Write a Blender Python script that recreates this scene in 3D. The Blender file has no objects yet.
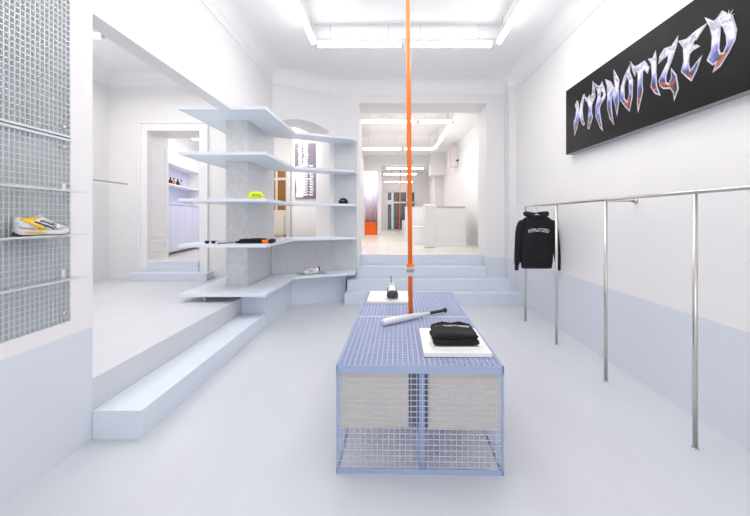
import bpy, bmesh, math, random
from mathutils import Vector, Matrix, noise
random.seed(4)
PI = math.pi
sc = bpy.context.scene
COL = sc.collection

# ------------------------------------------------------------------ materials
def new_mat(name):
    m = bpy.data.materials.new(name); m.use_nodes = True
    nt = m.node_tree
    return m, nt, nt.nodes['Principled BSDF']

def s2l(c):
    return tuple(((v/255)/12.92 if v/255 <= .04045 else ((v/255+.055)/1.055)**2.4) for v in c)

def mat(name, rgb, rough=.5, metal=0., var=0., vscale=8., bump=0., bscale=60., stretch=(1,1,1), coat=0.):
    """plain procedural material: sRGB colour with a soft noise variation and a fine bump"""
    m, nt, b = new_mat(name)
    c = s2l(rgb)
    N = nt.nodes; L = nt.links
    tc = N.new('ShaderNodeTexCoord'); mp = N.new('ShaderNodeMapping')
    mp.inputs['Scale'].default_value = stretch
    L.new(tc.outputs['Object'], mp.inputs['Vector'])
    nz = N.new('ShaderNodeTexNoise'); nz.inputs['Scale'].default_value = vscale; nz.inputs['Detail'].default_value = 4
    L.new(mp.outputs[0], nz.inputs['Vector'])
    rp = N.new('ShaderNodeValToRGB')
    rp.color_ramp.elements[0].position = .3; rp.color_ramp.elements[1].position = .7
    rp.color_ramp.elements[0].color = (*[v*(1-var) for v in c], 1)
    rp.color_ramp.elements[1].color = (*[min(1, v*(1+var*.6)) for v in c], 1)
    L.new(nz.outputs['Fac'], rp.inputs['Fac']); L.new(rp.outputs['Color'], b.inputs['Base Color'])
    b.inputs['Roughness'].default_value = rough; b.inputs['Metallic'].default_value = metal
    b.inputs['Coat Weight'].default_value = coat
    if bump:
        n2 = N.new('ShaderNodeTexNoise'); n2.inputs['Scale'].default_value = bscale
        L.new(mp.outputs[0], n2.inputs['Vector'])
        bp = N.new('ShaderNodeBump'); bp.inputs['Strength'].default_value = bump; bp.inputs['Distance'].default_value = .01
        L.new(n2.outputs['Fac'], bp.inputs['Height']); L.new(bp.outputs[0], b.inputs['Normal'])
    return m

WHITE = (234, 233, 235); BLUE = (215, 220, 230)
def wall_mat(name, level):
    """white emulsion with a pale blue painted dado below LEVEL metres"""
    m, nt, b = new_mat(name); N = nt.nodes; L = nt.links
    g = N.new('ShaderNodeNewGeometry'); sp = N.new('ShaderNodeSeparateXYZ'); L.new(g.outputs['Position'], sp.inputs[0])
    lt = N.new('ShaderNodeMath'); lt.operation = 'LESS_THAN'; lt.inputs[1].default_value = level; L.new(sp.outputs['Z'], lt.inputs[0])
    mx = N.new('ShaderNodeMix'); mx.data_type = 'RGBA'
    mx.inputs['A'].default_value = (*s2l(WHITE), 1); mx.inputs['B'].default_value = (*s2l(BLUE), 1)
    L.new(lt.outputs[0], mx.inputs['Factor']); L.new(mx.outputs['Result'], b.inputs['Base Color'])
    b.inputs['Roughness'].default_value = .55
    nz = N.new('ShaderNodeTexNoise'); nz.inputs['Scale'].default_value = 3; nz.inputs['Detail'].default_value = 3
    bp = N.new('ShaderNodeBump'); bp.inputs['Strength'].default_value = .12; bp.inputs['Distance'].default_value = .02
    L.new(g.outputs['Position'], nz.inputs['Vector']); L.new(nz.outputs['Fac'], bp.inputs['Height']); L.new(bp.outputs[0], b.inputs['Normal'])
    return m

def emis(name, rgb, strength):
    m = bpy.data.materials.new(name); m.use_nodes = True; nt = m.node_tree; nt.nodes.clear()
    e = nt.nodes.new('ShaderNodeEmission'); o = nt.nodes.new('ShaderNodeOutputMaterial')
    e.inputs['Color'].default_value = (*rgb, 1); e.inputs['Strength'].default_value = strength
    nt.links.new(e.outputs[0], o.inputs['Surface']); return m

M = {}
M['wall'] = wall_mat('wall_paint', .78)
M['white'] = mat('white_paint', WHITE, .55, var=.01)
M['ceil'] = mat('ceiling_paint', (240, 240, 242), .7, var=.01, bump=.1, bscale=4)
M['trimw'] = mat('trim_white', (236, 236, 240), .4)
M['floor'] = mat('floor_blue_coating', (204, 207, 214), .32, var=.035, vscale=3, stretch=(1, .25, 1), bump=.03, bscale=10)
M['blue'] = mat('step_blue_paint', (214, 222, 234), .4, var=.015, vscale=5)
M['shelf'] = mat('shelf_blue_lacquer', (224, 231, 241), .35, var=.01)
M['galv'] = mat('galvanised_sheet', (218, 219, 220), .45, metal=.1, var=.10, vscale=16, bump=.1, bscale=40)
M['galvp'] = mat('galvanised_light', (206, 208, 212), .45, metal=.1, var=.07, vscale=20)
M['back'] = mat('galvanised_backing', (196, 202, 206), .4, metal=.1, var=.1, vscale=5)
M['wire'] = mat('zinc_wire', (222, 226, 230), .35, metal=.3)
M['steel'] = mat('brushed_steel', (205, 203, 200), .28, metal=.9, var=.04, vscale=30, stretch=(1, 1, .05))
M['tblue'] = mat('table_blue_powdercoat', (156, 172, 206), .45)
M['tbar'] = mat('table_bar_blue', (192, 200, 226), .4)
M['cellshade'] = mat('table_cell_shade_blue', (112, 126, 178), .6)
M['cream'] = mat('cream_board', (208, 203, 190), .6, var=.02)
M['darkgap'] = mat('dark_grey_gap_plinth', (110, 112, 125), .6)
M['board'] = mat('white_board', (240, 238, 238), .35)
M['orange'] = mat('orange_lacquer', (255, 120, 10), .35, coat=.3)
M['orangestep'] = mat('orange_paint', (255, 116, 16), .5)
M['black'] = mat('black_fabric', (20, 19, 26), .9, var=.25, vscale=30, bump=.5, bscale=90)
M['blackrib'] = mat('black_rib_knit', (26, 26, 32), .9, bump=.6, bscale=200)
M['blackp'] = mat('black_plastic', (18, 18, 20), .35)
M['print'] = mat('white_print', (225, 225, 228), .7)
M['signface'] = mat('sign_black', (12, 9, 13), .5, var=.3, vscale=2)
M['grey'] = mat('grey_edge', (150, 152, 156), .5)
M['yellowcap'] = mat('neon_yellow', (215, 235, 50), .7, bump=.2)
M['shoewhite'] = mat('shoe_silver_white', (214, 214, 220), .5, var=.2, vscale=40)
M['shoegrey'] = mat('shoe_grey', (165, 168, 178), .5)
M['gold'] = mat('shoe_yellow', (240, 196, 40), .45)
M['shoedark'] = mat('shoe_dark', (52, 50, 62), .5)
M['shoesole'] = mat('shoe_sole_white', (215, 212, 210), .5)
M['pink'] = mat('shoe_pink', (205, 150, 160), .5)
M['batw'] = mat('bat_aluminium', (224, 224, 230), .3, metal=.3)
M['grip'] = mat('bat_grip', (45, 45, 58), .7, bump=.3)
M['lav'] = mat('lavender_cabinet', (214, 218, 244), .45)
M['farfloor'] = mat('cream_tile_floor', (226, 222, 212), .15, var=.04, vscale=2)
M['curtain'] = mat('white_curtain', (236, 234, 246), .7)
M['brown'] = mat('brown_glass', (140, 92, 20), .25)
M['doorcream'] = mat('cream_door', (228, 224, 212), .5)
M['beige'] = mat('beige_block', (176, 168, 150), .7)
M['win'] = mat('dark_window', (92, 104, 116), .12, var=.35, vscale=6)
M['red'] = mat('deep_red_glass', (120, 25, 40), .2)
M['purple'] = mat('poster_violet_grey', (112, 106, 122), .5)
M['wprint'] = mat('poster_white', (236, 234, 240), .6)
M['green'] = mat('green_patch', (40, 110, 70), .6)
M['tube'] = emis('tube_light', (1, .968, .915), 12.5)
M['tube2'] = emis('tube_light_far', (1, .965, .93), 9.0)

def glassmat():
    m, nt, b = new_mat('clear_glass')
    b.inputs['Base Color'].default_value = (.93, .97, .97, 1)
    b.inputs['Transmission Weight'].default_value = 1; b.inputs['Roughness'].default_value = .02; b.inputs['IOR'].default_value = 1.15
    return m
M['glass'] = glassmat()

def tile_floor():
    m, nt, b = new_mat('cream_tiles'); N = nt.nodes; L = nt.links
    g = N.new('ShaderNodeNewGeometry'); br = N.new('ShaderNodeTexBrick')
    br.inputs['Scale'].default_value = 1; br.offset = 0
    br.inputs['Brick Width'].default_value = .6; br.inputs['Row Height'].default_value = .6; br.inputs['Mortar Size'].default_value = .006
    br.inputs['Color1'].default_value = (*s2l((228, 225, 214)), 1); br.inputs['Color2'].default_value = (*s2l((236, 233, 226)), 1)
    br.inputs['Mortar'].default_value = (*s2l((205, 202, 192)), 1)
    L.new(g.outputs['Position'], br.inputs['Vector']); L.new(br.outputs['Color'], b.inputs['Base Color'])
    b.inputs['Roughness'].default_value = .24
    return m
M['tiles'] = tile_floor()

def chrome_mat():
    """the printed chrome artwork of the letters: bands by height in each letter"""
    m, nt, b = new_mat('chrome_lettering_print'); N = nt.nodes; L = nt.links
    tc = N.new('ShaderNodeTexCoord'); sp = N.new('ShaderNodeSeparateXYZ'); L.new(tc.outputs['Object'], sp.inputs[0])
    nz = N.new('ShaderNodeTexNoise'); nz.inputs['Scale'].default_value = 9; nz.inputs['Detail'].default_value = 3
    L.new(tc.outputs['Object'], nz.inputs['Vector'])
    ad = N.new('ShaderNodeMath'); ad.operation = 'MULTIPLY_ADD'; ad.inputs[1].default_value = .7; L.new(nz.outputs['Fac'], ad.inputs[0])
    sb = N.new('ShaderNodeMath'); sb.operation = 'MULTIPLY_ADD'; sb.inputs[1].default_value = 1.75; sb.inputs[2].default_value = -.58; L.new(sp.outputs['Z'], sb.inputs[0])
    L.new(sb.outputs[0], ad.inputs[2])
    r = N.new('ShaderNodeValToRGB'); L.new(ad.outputs[0], r.inputs['Fac'])
    cr = r.color_ramp; cr.elements[0].position = 0; cr.elements[1].position = 1
    cr.elements[0].color = (*s2l((30, 18, 22)), 1); cr.elements[1].color = (*s2l((150, 146, 165)), 1)
    for p, c in ((.16, (48, 25, 30)), (.22, (200, 92, 40)), (.27, (40, 30, 50)), (.38, (86, 92, 180)), (.5, (165, 170, 225)),
                 (.62, (242, 242, 250)), (.72, (150, 146, 170)), (.82, (222, 220, 232)), (.92, (96, 92, 108))):
        e = cr.elements.new(p); e.color = (*s2l(c), 1)
    L.new(r.outputs['Color'], b.inputs['Base Color']); b.inputs['Roughness'].default_value = .35
    return m
M['chrome'] = chrome_mat()
M['signface'].node_tree.nodes['Principled BSDF'].inputs['Specular IOR Level'].default_value = .15
M['chromeedge'] = mat('chrome_outline_print', (206, 204, 220), .35, var=.35, vscale=14)

# ------------------------------------------------------------------ mesh helpers
def BM(): return bmesh.new()
def box(bm, x0, x1, y0, y1, z0, z1, mx=None):
    vs = [Vector(p) for p in ((x0,y0,z0),(x1,y0,z0),(x1,y1,z0),(x0,y1,z0),(x0,y0,z1),(x1,y0,z1),(x1,y1,z1),(x0,y1,z1))]
    if mx: vs = [mx @ v for v in vs]
    v = [bm.verts.new(p) for p in vs]
    for f in ((0,3,2,1),(4,5,6,7),(0,1,5,4),(1,2,6,5),(2,3,7,6),(3,0,4,7)): bm.faces.new([v[i] for i in f])
    return bm
def prism(bm, pts, z0, z1):
    """vertical prism over a plan polygon"""
    a = [bm.verts.new((x, y, z0)) for x, y in pts]; b = [bm.verts.new((x, y, z1)) for x, y in pts]
    n = len(pts)
    bm.faces.new(a[::-1]); bm.faces.new(b)
    for i in range(n): bm.faces.new((a[i], a[(i+1)%n], b[(i+1)%n], b[i]))
    return bm
def prism3(bm, pts, d):
    """prism of a 3D polygon swept by vector d"""
    a = [bm.verts.new(p) for p in pts]; b = [bm.verts.new(Vector(p)+Vector(d)) for p in pts]
    n = len(pts)
    bm.faces.new(a[::-1]); bm.faces.new(b)
    for i in range(n): bm.faces.new((a[i], a[(i+1)%n], b[(i+1)%n], b[i]))
    return bm
def loft(bm, rings, cap=True, closed=True):
    R = [[bm.verts.new(p) for p in r] for r in rings]
    n = len(rings[0])
    for a, b in zip(R[:-1], R[1:]):
        for i in range(n if closed else n-1): bm.faces.new((a[i], a[(i+1)%n], b[(i+1)%n], b[i]))
    if cap and closed:
        bm.faces.new(R[0][::-1]); bm.faces.new(R[-1])
    return bm
def tube(bm, pts, rads, n=14, cap=True):
    """round tube along a polyline with a radius per point"""
    pts = [Vector(p) for p in pts]
    if not hasattr(rads, '__len__'): rads = [rads]*len(pts)
    rings = []; up = None
    for i, p in enumerate(pts):
        t = (pts[min(i+1, len(pts)-1)] - pts[max(i-1, 0)]).normalized()
        if up is None: up = Vector((0,0,1)) if abs(t.z) < .9 else Vector((0,1,0))
        u = t.cross(up).normalized(); w = u.cross(t).normalized(); up = w
        rr = rads[i] if hasattr(rads[i], '__len__') else (rads[i], rads[i])
        rings.append([p + u*math.cos(2*PI*k/n)*rr[0] + w*math.sin(2*PI*k/n)*rr[1] for k in range(n)])
    return loft(bm, rings, cap)
def lathe(bm, prof, n=24, mx=None):
    """profile [(r,z)] around Z"""
    rings = []
    for r, z in prof:
        ring = [Vector((r*math.cos(2*PI*k/n), r*math.sin(2*PI*k/n), z)) for k in range(n)]
        rings.append([mx @ v for v in ring] if mx else ring)
    return loft(bm, rings)
def mesh(name, bm, m, parent=None, smooth=False, bevel=0., loc=None, seg=2, subsurf=0):
    bmesh.ops.recalc_face_normals(bm, faces=bm.faces)
    me = bpy.data.meshes.new(name); bm.to_mesh(me); bm.free()
    me.materials.append(M[m] if isinstance(m, str) else m)
    if smooth:
        for p in me.polygons: p.use_smooth = True
    o = bpy.data.objects.new(name, me); COL.objects.link(o)
    if parent: o.parent = parent
    if loc: o.location = loc
    if bevel:
        md = o.modifiers.new('b', 'BEVEL'); md.width = bevel; md.segments = seg; md.limit_method = 'ANGLE'
    if subsurf:
        md = o.modifiers.new('s', 'SUBSURF'); md.levels = md.render_levels = subsurf
    return o
def thing(name, label, cat, loc=(0,0,0), rz=0., group=None):
    o = bpy.data.objects.new(name, None); COL.objects.link(o)
    o.empty_display_size = .1; o.location = loc; o.rotation_euler = (0, 0, rz)
    o['label'] = label; o['category'] = cat
    if group: o['group'] = group
    return o
def tag(o, label, cat, group=None):
    o['label'] = label; o['category'] = cat
    if group: o['group'] = group
    return o
def struct(name, bm, m, parent=None, bevel=0., **k):
    o = mesh(name, bm, m, parent, bevel=bevel, **k)
    if not parent: o['kind'] = 'structure'
    return o
def text_mesh(name, body, size, m, parent, mx, extrude=.001, arc=0., wscale=1.):
    cu = bpy.data.curves.new(name, 'FONT'); cu.body = body; cu.size = size; cu.align_x = 'CENTER'; cu.align_y = 'CENTER'
    cu.extrude = extrude; cu.resolution_u = 2
    t = bpy.data.objects.new(name, cu)
    me = bpy.data.meshes.new_from_object(t)
    bpy.data.objects.remove(t); bpy.data.curves.remove(cu)
    for v in me.vertices:
        v.co.x *= wscale
        v.co.y -= arc*v.co.x*v.co.x
    me.transform(mx); me.materials.clear(); me.materials.append(M[m])
    me.name = name
    o = bpy.data.objects.new(name, me); COL.objects.link(o); o.parent = parent
    return o

# ------------------------------------------------------------------ camera
cam = bpy.data.cameras.new('camera'); co = bpy.data.objects.new('camera', cam); COL.objects.link(co)
co.location = (0, 0, 1.53); co.rotation_euler = (PI/2, 0, 0)
cam.sensor_width = 36; cam.lens = 420/750*36; cam.shift_x = (375-388)/750; cam.shift_y = -(258-218)/750
cam.clip_start = .05; sc.camera = co

# ------------------------------------------------------------------ room shell
H = 4.15
struct('floor', box(BM(), -2.04, 2.36, -2.5, 8.06, -.1, 0), 'floor')
struct('floor_platform', prism(BM(), [(-5.15, 1.2), (-2.212, 1.2), (-2.212, 2.901), (-2.04, 2.901), (-2.04, 7.75), (-5.15, 7.75)], -.1, .42), 'floor')
# left wall: pier with a shallow recess for the mesh display, then a header over the opening
b = BM()
box(b, -2.21, -2.085, -2.5, 2.9, 0, H+.1)
box(b, -2.085, -2.04, -2.5, 1.0, 0, H+.1); box(b, -2.085, -2.04, 2.70, 2.9, 0, H+.1)
box(b, -2.085, -2.04, 1.0, 2.70, 0, .868); box(b, -2.085, -2.04, 1.0, 2.70, 3.7, H+.1)
box(b, -2.21, -2.04, 2.9, 5.5, 2.945, H+.1); box(b, -2.21, -2.04, 5.5, 7.42, 3.003, H+.1)
struct('wall_left', b, 'wall')
struct('wall_right', box(BM(), 2.36, 2.5, -2.5, 18.1, 0, 4.5), 'wall')
# back wall with the wide opening up the steps
b = BM()
box(b, 1.89, 2.36, 8.05, 8.8, 0, H+.1); box(b, -1.0, -.55, 8.05, 8.8, 0, H+.1); box(b, -.55, 1.89, 8.05, 8.8, 3.73, H+.1)
struct('wall_back', b, 'wall')
b = BM(); box(b, 2.23, 2.36, 7.72, 8.05, .201, 3.95)
struct('trim_1', b, 'wall')
# diagonal wall with the segmental arch
A = Vector((-2.05, 7.4, 0)); dd = Vector((.85, .526, 0)).normalized(); nn = Vector((-.526, .85, 0)).normalized()
def dp(s, z): return A + dd*s + Vector((0, 0, z))
b = BM()
prism3(b, [dp(0,0), dp(1.235,0), dp(1.235,1.15), dp(0,1.15)], nn*.69)
prism3(b, [dp(1.11,1.15), dp(1.235,1.15), dp(1.235,3.17), dp(1.11,3.17)], nn*.69)
arc = []
for i in range(17):
    s = 1.11*i/16; u = (s-.53)/.6
    arc.append(dp(s, 3.15 + .18*(1-u*u)))
for i in range(16):
    prism3(b, [arc[i], arc[i+1], dp(1.11*(i+1)/16, H+.1), dp(1.11*i/16, H+.1)], nn*.69)
prism3(b, [dp(1.11,3.17), dp(1.235,3.17), dp(1.235,H+.1), dp(1.11,H+.1)], nn*.69)
struct('wall_diagonal', b, 'wall')
# clad column carrying the header
struct('wall_column', box(BM(), -2.37, -2.06, 6.15, 7.6, .42, 3.0), 'galv')
# front wall behind the camera with the shop window
b = BM()
box(b, -2.21, -1.7, -2.65, -2.5, 0, 4.4); box(b, 2.05, 2.5, -2.65, -2.5, 0, 4.4)
box(b, -1.7, 2.05, -2.65, -2.5, 0, .35); box(b, -1.7, 2.05, -2.65, -2.5, 3.5, 4.4)
struct('wall_front', b, 'wall')
b = BM()
for x in (-1.7, .14, 2.0): box(b, x, x+.06, -2.6, -2.54, .35, 3.5)
box(b, -1.7, 2.06, -2.6, -2.54, .35, .41); box(b, -1.7, 2.06, -2.6, -2.54, 3.44, 3.5)
struct('window_1', b, 'trimw')
# ceiling with the raised panel
rx0, rx1, ry0, ry1 = -1.07, 1.58, .9, 6.1
b = BM()
box(b, -2.21, rx0, -2.5, 8.8, H, H+.09); box(b, rx1, 2.5, -2.5, 8.8, H, H+.09)
box(b, rx0, rx1, -2.5, ry0, H, H+.09); box(b, rx0, rx1, ry1, 8.8, H, H+.09)
box(b, -2.21, 2.5, -2.5, 8.8, H+.09, H+.14)
struct('ceiling', b, 'ceil')
# cove cornice (profile: out, z)
def cornice(name, path, inward, depth=.2, zt=H, n=7):
    """concave cove along a polyline; inward = unit vectors into the room per vertex"""
    prof = [(0, zt-depth-.05), (.008, zt-depth-.05), (.008, zt-depth-.01)]
    for i in range(n+1):
        a = PI/2*i/n
        prof.append((.008 + depth*(1-math.cos(a)), zt-depth+depth*math.sin(a)-.004))
    prof += [(depth+.03, zt-.003), (depth+.03, zt+.01), (0, zt+.01)]
    rings = [[Vector((p[0]+iv[0]*o, p[1]+iv[1]*o, z)) for o, z in prof] for p, iv in zip(path, inward)]
    return struct(name, loft(BM(), rings), 'ceil')
t1 = (dd.x+0, dd.y)
cornice('trim_2', [(-2.04, -2.5), (-2.04, 7.4), (-1.0, 8.05), (2.23, 8.05)],
        [(1, 0), (1, -.54), (.28, -1), (-.6, -1)])
cornice('trim_3', [(2.36, -2.5), (2.36, 7.72), (2.23, 7.78), (2.23, 8.05)],
        [(-1, 0), (-1, -.6), (-1, -.6), (-1, -1)])
# --- left room
b = BM()
box(b, -5.3, -5.15, 1.2, 8.5, 0, 4.3)
struct('wall_left_room', b, 'white')
b = BM()
box(b, -5.15, -4.43, 7.75, 8.48, .3, 4.3); box(b, -3.47, -2.3, 7.75, 8.48, .3, 4.3); box(b, -4.43, -3.47, 7.75, 8.48, 3.135, 4.3)
box(b, -2.75, -2.3, 7.75, 7.8, 0, 4.3)
struct('wall_left_room_back', b, 'white')
struct('wall_left_room_front', box(BM(), -5.3, -2.21, 1.05, 1.2, 0, 4.3), 'white')
struct('ceiling_left_room', box(BM(), -5.3, -2.21, 1.05, 8.5, 4.14, 4.24), 'ceil')
b = BM(); prism3(b, [(-5.15, 1.2, 3.95), (-4.95, 1.2, 4.14), (-5.15, 1.2, 4.14)], (0, 6.55, 0))
prism3(b, [(-5.15, 7.75, 3.95), (-5.15, 7.55, 4.14), (-5.15, 7.75, 4.14)], (2.8, 0, 0))
struct('trim_4', b, 'ceil')
# door casing of the left room doorway with panelled reveal
b = BM()
box(b, -4.55, -4.43, 7.72, 7.749, .42, 3.135); box(b, -3.47, -3.35, 7.72, 7.749, .42, 3.135); box(b, -4.55, -3.35, 7.72, 7.749, 3.135, 3.27)
box(b, -4.59, -4.55, 7.70, 7.749, .42, 3.27); box(b, -3.35, -3.31, 7.70, 7.749, .42, 3.27); box(b, -4.59, -3.31, 7.70, 7.749, 3.27, 3.31)
for z0, z1 in ((.9, 1.1), (1.17, 2.95)):      # raised frames of the reveal
    box(b, -4.43, -4.418, 7.84, 7.87, z0, z1); box(b, -4.43, -4.418, 8.34, 8.37, z0, z1)
    box(b, -4.43, -4.418, 7.87, 8.34, z0, z0+.03); box(b, -4.43, -4.418, 7.87, 8.34, z1-.03, z1)
struct('door_1', b, 'trimw', bevel=.004)
# hallway beyond
struct('floor_hallway', box(BM(), -5.3, -3.3, 7.76, 12.5, .3, .738), 'farfloor')
struct('wall_hallway', box(BM(), -5.6, -3.2, 12.5, 12.6, .3, 4.3), 'white')
struct('wall_hallway_right', box(BM(), -3.3, -3.2, 8.48, 12.6, .3, 4.3), 'white')
struct('ceiling_hallway', box(BM(), -5.6, -3.3, 8.48, 12.6, 3.6, 3.7), 'ceil')
# --- small room seen through the arch
struct('floor_arch_room', box(BM(), -3.2, -1.36, 8.5, 11.1, .7, .8), 'farfloor')
struct('wall_arch_room', box(BM(), -2.18, -1.05, 9.6, 9.75, .8, 4.2), 'white')
struct('wall_arch_room_back', box(BM(), -3.2, -1.36, 11.05, 11.15, .8, 4.2), 'white')
struct('ceiling_arch_room', box(BM(), -3.2, -1.36, 8.5, 11.1, 3.95, 4.05), 'ceil')
# --- far room up the steps
struct('floor_far_room', box(BM(), -2.6, 2.36, 8.36, 27, .7, .8), 'tiles')
b = BM()
box(b, -1.2, -1.0, 8.8, 17.99, .7, 4.4)
struct('wall_far_room_left', b, 'white')
b = BM()       # partition at 18 m: small doorway on the left, wide opening on the right
box(b, -1.2, -1.17, 18, 18.2, .8, 4.4); box(b, -1.17, -.45, 18, 18.2, 3.53, 4.4); box(b, -.45, -.3, 18, 18.2, .8, 4.4)
box(b, -.3, 2.0, 18, 18.2, 3.8, 4.4); box(b, 2.0, 2.36, 18, 18.2, .8, 4.4)
struct('wall_far_partition', b, 'white')
struct('wall_far_room_side', box(BM(), -.46, -.36, 18.2, 25.5, .8, 4.4), 'white')
struct('wall_far_room_right', box(BM(), 2.4, 2.5, 18.1, 26, .7, 4.4), 'white')
b = BM()
box(b, -.36, -.12, 25.5, 25.6, .8, 4.4); box(b, 1.66, 2.4, 25.5, 25.6, .8, 4.4); box(b, -.12, 1.66, 25.5, 25.6, 3.14, 4.4)
struct('wall_far_end', b, 'white')
b = BM()
box(b, -1.2, 2.5, 8.8, 26, 4.3, 4.4)
box(b, -1.2, 2.5, 8.8, 9.3, 4.05, 4.3); box(b, -1.2, 2.5, 13.9, 18, 4.2, 4.3); box(b, 1.6, 2.5, 9.3, 13.9, 4.05, 4.3); box(b, -1.2, -1.0, 9.3, 13.9, 4.05, 4.3)
struct('ceiling_far_room', b, 'ceil')
b = BM(); box(b, 1.75, 2.36, 17.2, 17.99, 3.3, 4.2)      # boxed duct in the far right corner
struct('trim_5', b, 'white')
b = BM(); lathe(b, [(.0001, 4.27), (.12, 4.25), (.16, 4.27), (.3, 4.26), (.36, 4.28), (.36, 4.301), (.0001, 4.301)], 32, Matrix.Translation((.15, 11.5, 0)))
struct('trim_6', b, 'ceil')                               # ceiling rose
b = BM(); box(b, 2.34, 2.36, 8.8, 18, .8, .95); struct('baseboard_right', b, 'trimw')
b = BM(); box(b, -2.36, -2.2, 12.9, 13, .8, 4)
# shop window far behind, solid stand-in for a mirror image
b = BM()
for x0, x1, z0, z1 in ((-.12, -.02, .8, 3.14), (.2, .34, .8, 3.14), (-.02, .2, 2.35, 2.62), (.34, 1.66, 2.42, 2.52), (1.1, 1.16, .8, 3.14), (1.6, 1.66, .8, 3.14),
                       (-.12, 1.66, 3.08, 3.14), (-.12, 1.66, .8, .83)):
    box(b, x0, x1, 25.44, 25.56, z0, z1)
w = struct('window_2', b, 'trimw')
struct('window_pane', box(BM(), -.1, 1.64, 25.57, 25.59, .82, 3.12), 'win', w)

# ------------------------------------------------------------------ steps and plinth
t = thing('step_bench', 'long low pale blue step running along the raised platform edge', 'step', (-2.04, 2.895, 0))
mesh('step', box(BM(), .002, .34, 0, 2.94, 0, .202), 'blue', t, bevel=.003)
st = thing('staircase', 'four pale blue steps rising to the tiled far room', 'steps', (.8, 7.4, 0))
for x0, x1, y0, y1, z0, z1 in ((-.77, 2.358, 7.4, 8.048, 0, .2), (-.745, 2.228, 7.68, 8.048, .2, .4), (-.59, 1.86, 7.98, 8.048, .4, .6), (-.548, 1.888, 8.35, 8.36, .6, .8)):
    bb = BM(); box(bb, x0-.8, x1-.8, y0-7.4, y1-7.4, z0, z1)
    if z1 > .5 and z1 < .7: box(bb, -.548-.8, 1.888-.8, .648, .96, 0, .6)
    mesh('step', bb, 'blue', st, bevel=.003)
t = thing('doorway_step', 'pale blue step below the left room doorway', 'step', (-3.9, 7.4, .42))
mesh('step', box(BM(), -.72, .70, 0, .297, 0, .135), 'blue', t, bevel=.003)
mesh('upper_step', box(BM(), -.525, .425, .297, .36, 0, .317), 'blue', t)
pl = thing('shelf_plinth', 'pale blue solid plinth carrying the lowest angled shelf', 'plinth', (-1.7, 7, 0))
pts = [(-2.038, 5.84), (-1.69, 5.84), (-1.68, 7.3), (-.79, 7.85), (-.79, 8.045), (-1.0, 8.045), (-2.038, 7.395)]
mesh('base', prism(BM(), [(x+1.7, y-7) for x, y in pts], 0, .493), 'blue', pl)

# ------------------------------------------------------------------ boomerang shelving
sh = thing('shelving_unit', 'five tier angled pale blue shelving wrapped around the galvanised column', 'shelves', (-1.7, 6.5, .5))
plan = [(-2.75, 5.5), (-1.6, 5.5), (-1.58, 7.1), (-.6, 7.64), (-.6, 8.02), (-1.0, 8.02), (-2.03, 7.385), (-2.03, 7.385)]
plan = [(-2.75, 5.5), (-1.6, 5.5), (-1.58, 7.1), (-.6, 7.64), (-.6, 8.025), (-1.01, 8.025), (-2.04, 7.385), (-2.04, 6.14), (-2.39, 6.14), (-2.39, 7.4), (-2.75, 7.4)]
for zt in (2.993, 2.40, 1.787, 1.184, .535):
    pp = [(x+1.7, y-6.5) for x, y in plan]
    mesh('shelf', prism(BM(), pp, zt-.04-.5, zt-.5), 'shelf', sh)
for a0, a1 in ((.535, 1.144), (1.184, 1.747), (1.787, 2.36), (2.40, 2.953)):      # galvanised end panels of each tier
    mesh('end_panel', box(BM(), -1.035+1.7, -.6+1.7, 8.026-6.5, 8.04-6.5, a0-.5, a1-.5), 'galvp', sh)
bb = BM(); q = [dp(.02, .535), dp(1.2, .535), dp(1.2, 1.144), dp(.02, 1.144)]
prism3(bb, [p - Vector((1.7*-1, 6.5, .5)) + Vector((0, 0, 0)) for p in q], -nn*.008)
mesh('back_panel', bb, 'galvp', sh)
for x, y in ((-2.43, 5.56), (-2.68, 7.3)):
    mesh('foot', tube(BM(), [(x+1.7, y-6.5, .421-.5), (x+1.7, y-6.5, .495-.5)], .018), 'steel', sh, smooth=True)

# ------------------------------------------------------------------ mesh display on the left wall
def grating(bm, u0, u1, v0, v1, place, c=1/30, t=.004, d=.018, tv=None, dv=None):
    """flat bar grid in (u,v); place(u,v,w) -> xyz, w = depth"""
    tv = tv or t; dv = dv or d
    def pb(ua, ub, va, vb, w0, w1):
        vs = [bm.verts.new(place(*p)) for p in ((ua,va,w0),(ub,va,w0),(ub,vb,w0),(ua,vb,w0),(ua,va,w1),(ub,va,w1),(ub,vb,w1),(ua,vb,w1))]
        for f in ((0,3,2,1),(4,5,6,7),(0,1,5,4),(1,2,6,5),(2,3,7,6),(3,0,4,7)): bm.faces.new([vs[i] for i in f])
    nu = round((u1-u0)/c); nv = round((v1-v0)/c)
    for i in range(nu+1):
        u = u0+(u1-u0)*i/nu; pb(u-tv/2, u+tv/2, v0, v1, 0, dv)
    for j in range(nv+1):
        v = v0+(v1-v0)*j/nv; pb(u0, u1, v-t/2, v+t/2, 0, d)
    return bm
ms = thing('mesh_wall_display', 'zinc wire mesh display panel set into the left wall with glass shelves', 'display panel', (-2.085, 1.85, .87))
def wp(u, v, w): return (.045-w, u, v)
mesh('lower_grating', grating(BM(), -.85, .845, .0, 1.15, wp, t=.0045, d=.006, tv=.005), 'wire', ms)
mesh('upper_grating', grating(BM(), -.85, .845, 1.185, 2.82, wp, t=.005, d=.012, tv=.0055), 'wire', ms)
mesh('backing', box(BM(), .016, .02, -.85, .85, 0, 2.83), 'back', ms)
bb = BM(); box(bb, .02, .052, -.85, .85, 1.15, 1.163); box(bb, .02, .052, -.85, .85, 1.172, 1.185)
mesh('joint_rail', bb, 'wire', ms)
for zz in (.06, 1.23, 1.10):
    bb = BM(); lathe(bb, [(.0001, 0), (.014, 0), (.014, .008), (.008, .014), (.0001, .014)], 12, Matrix.Translation((.045, .79, zz)) @ Matrix.Rotation(PI/2, 4, 'Y'))
    mesh('bolt', bb, 'steel', ms, smooth=True)
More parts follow.
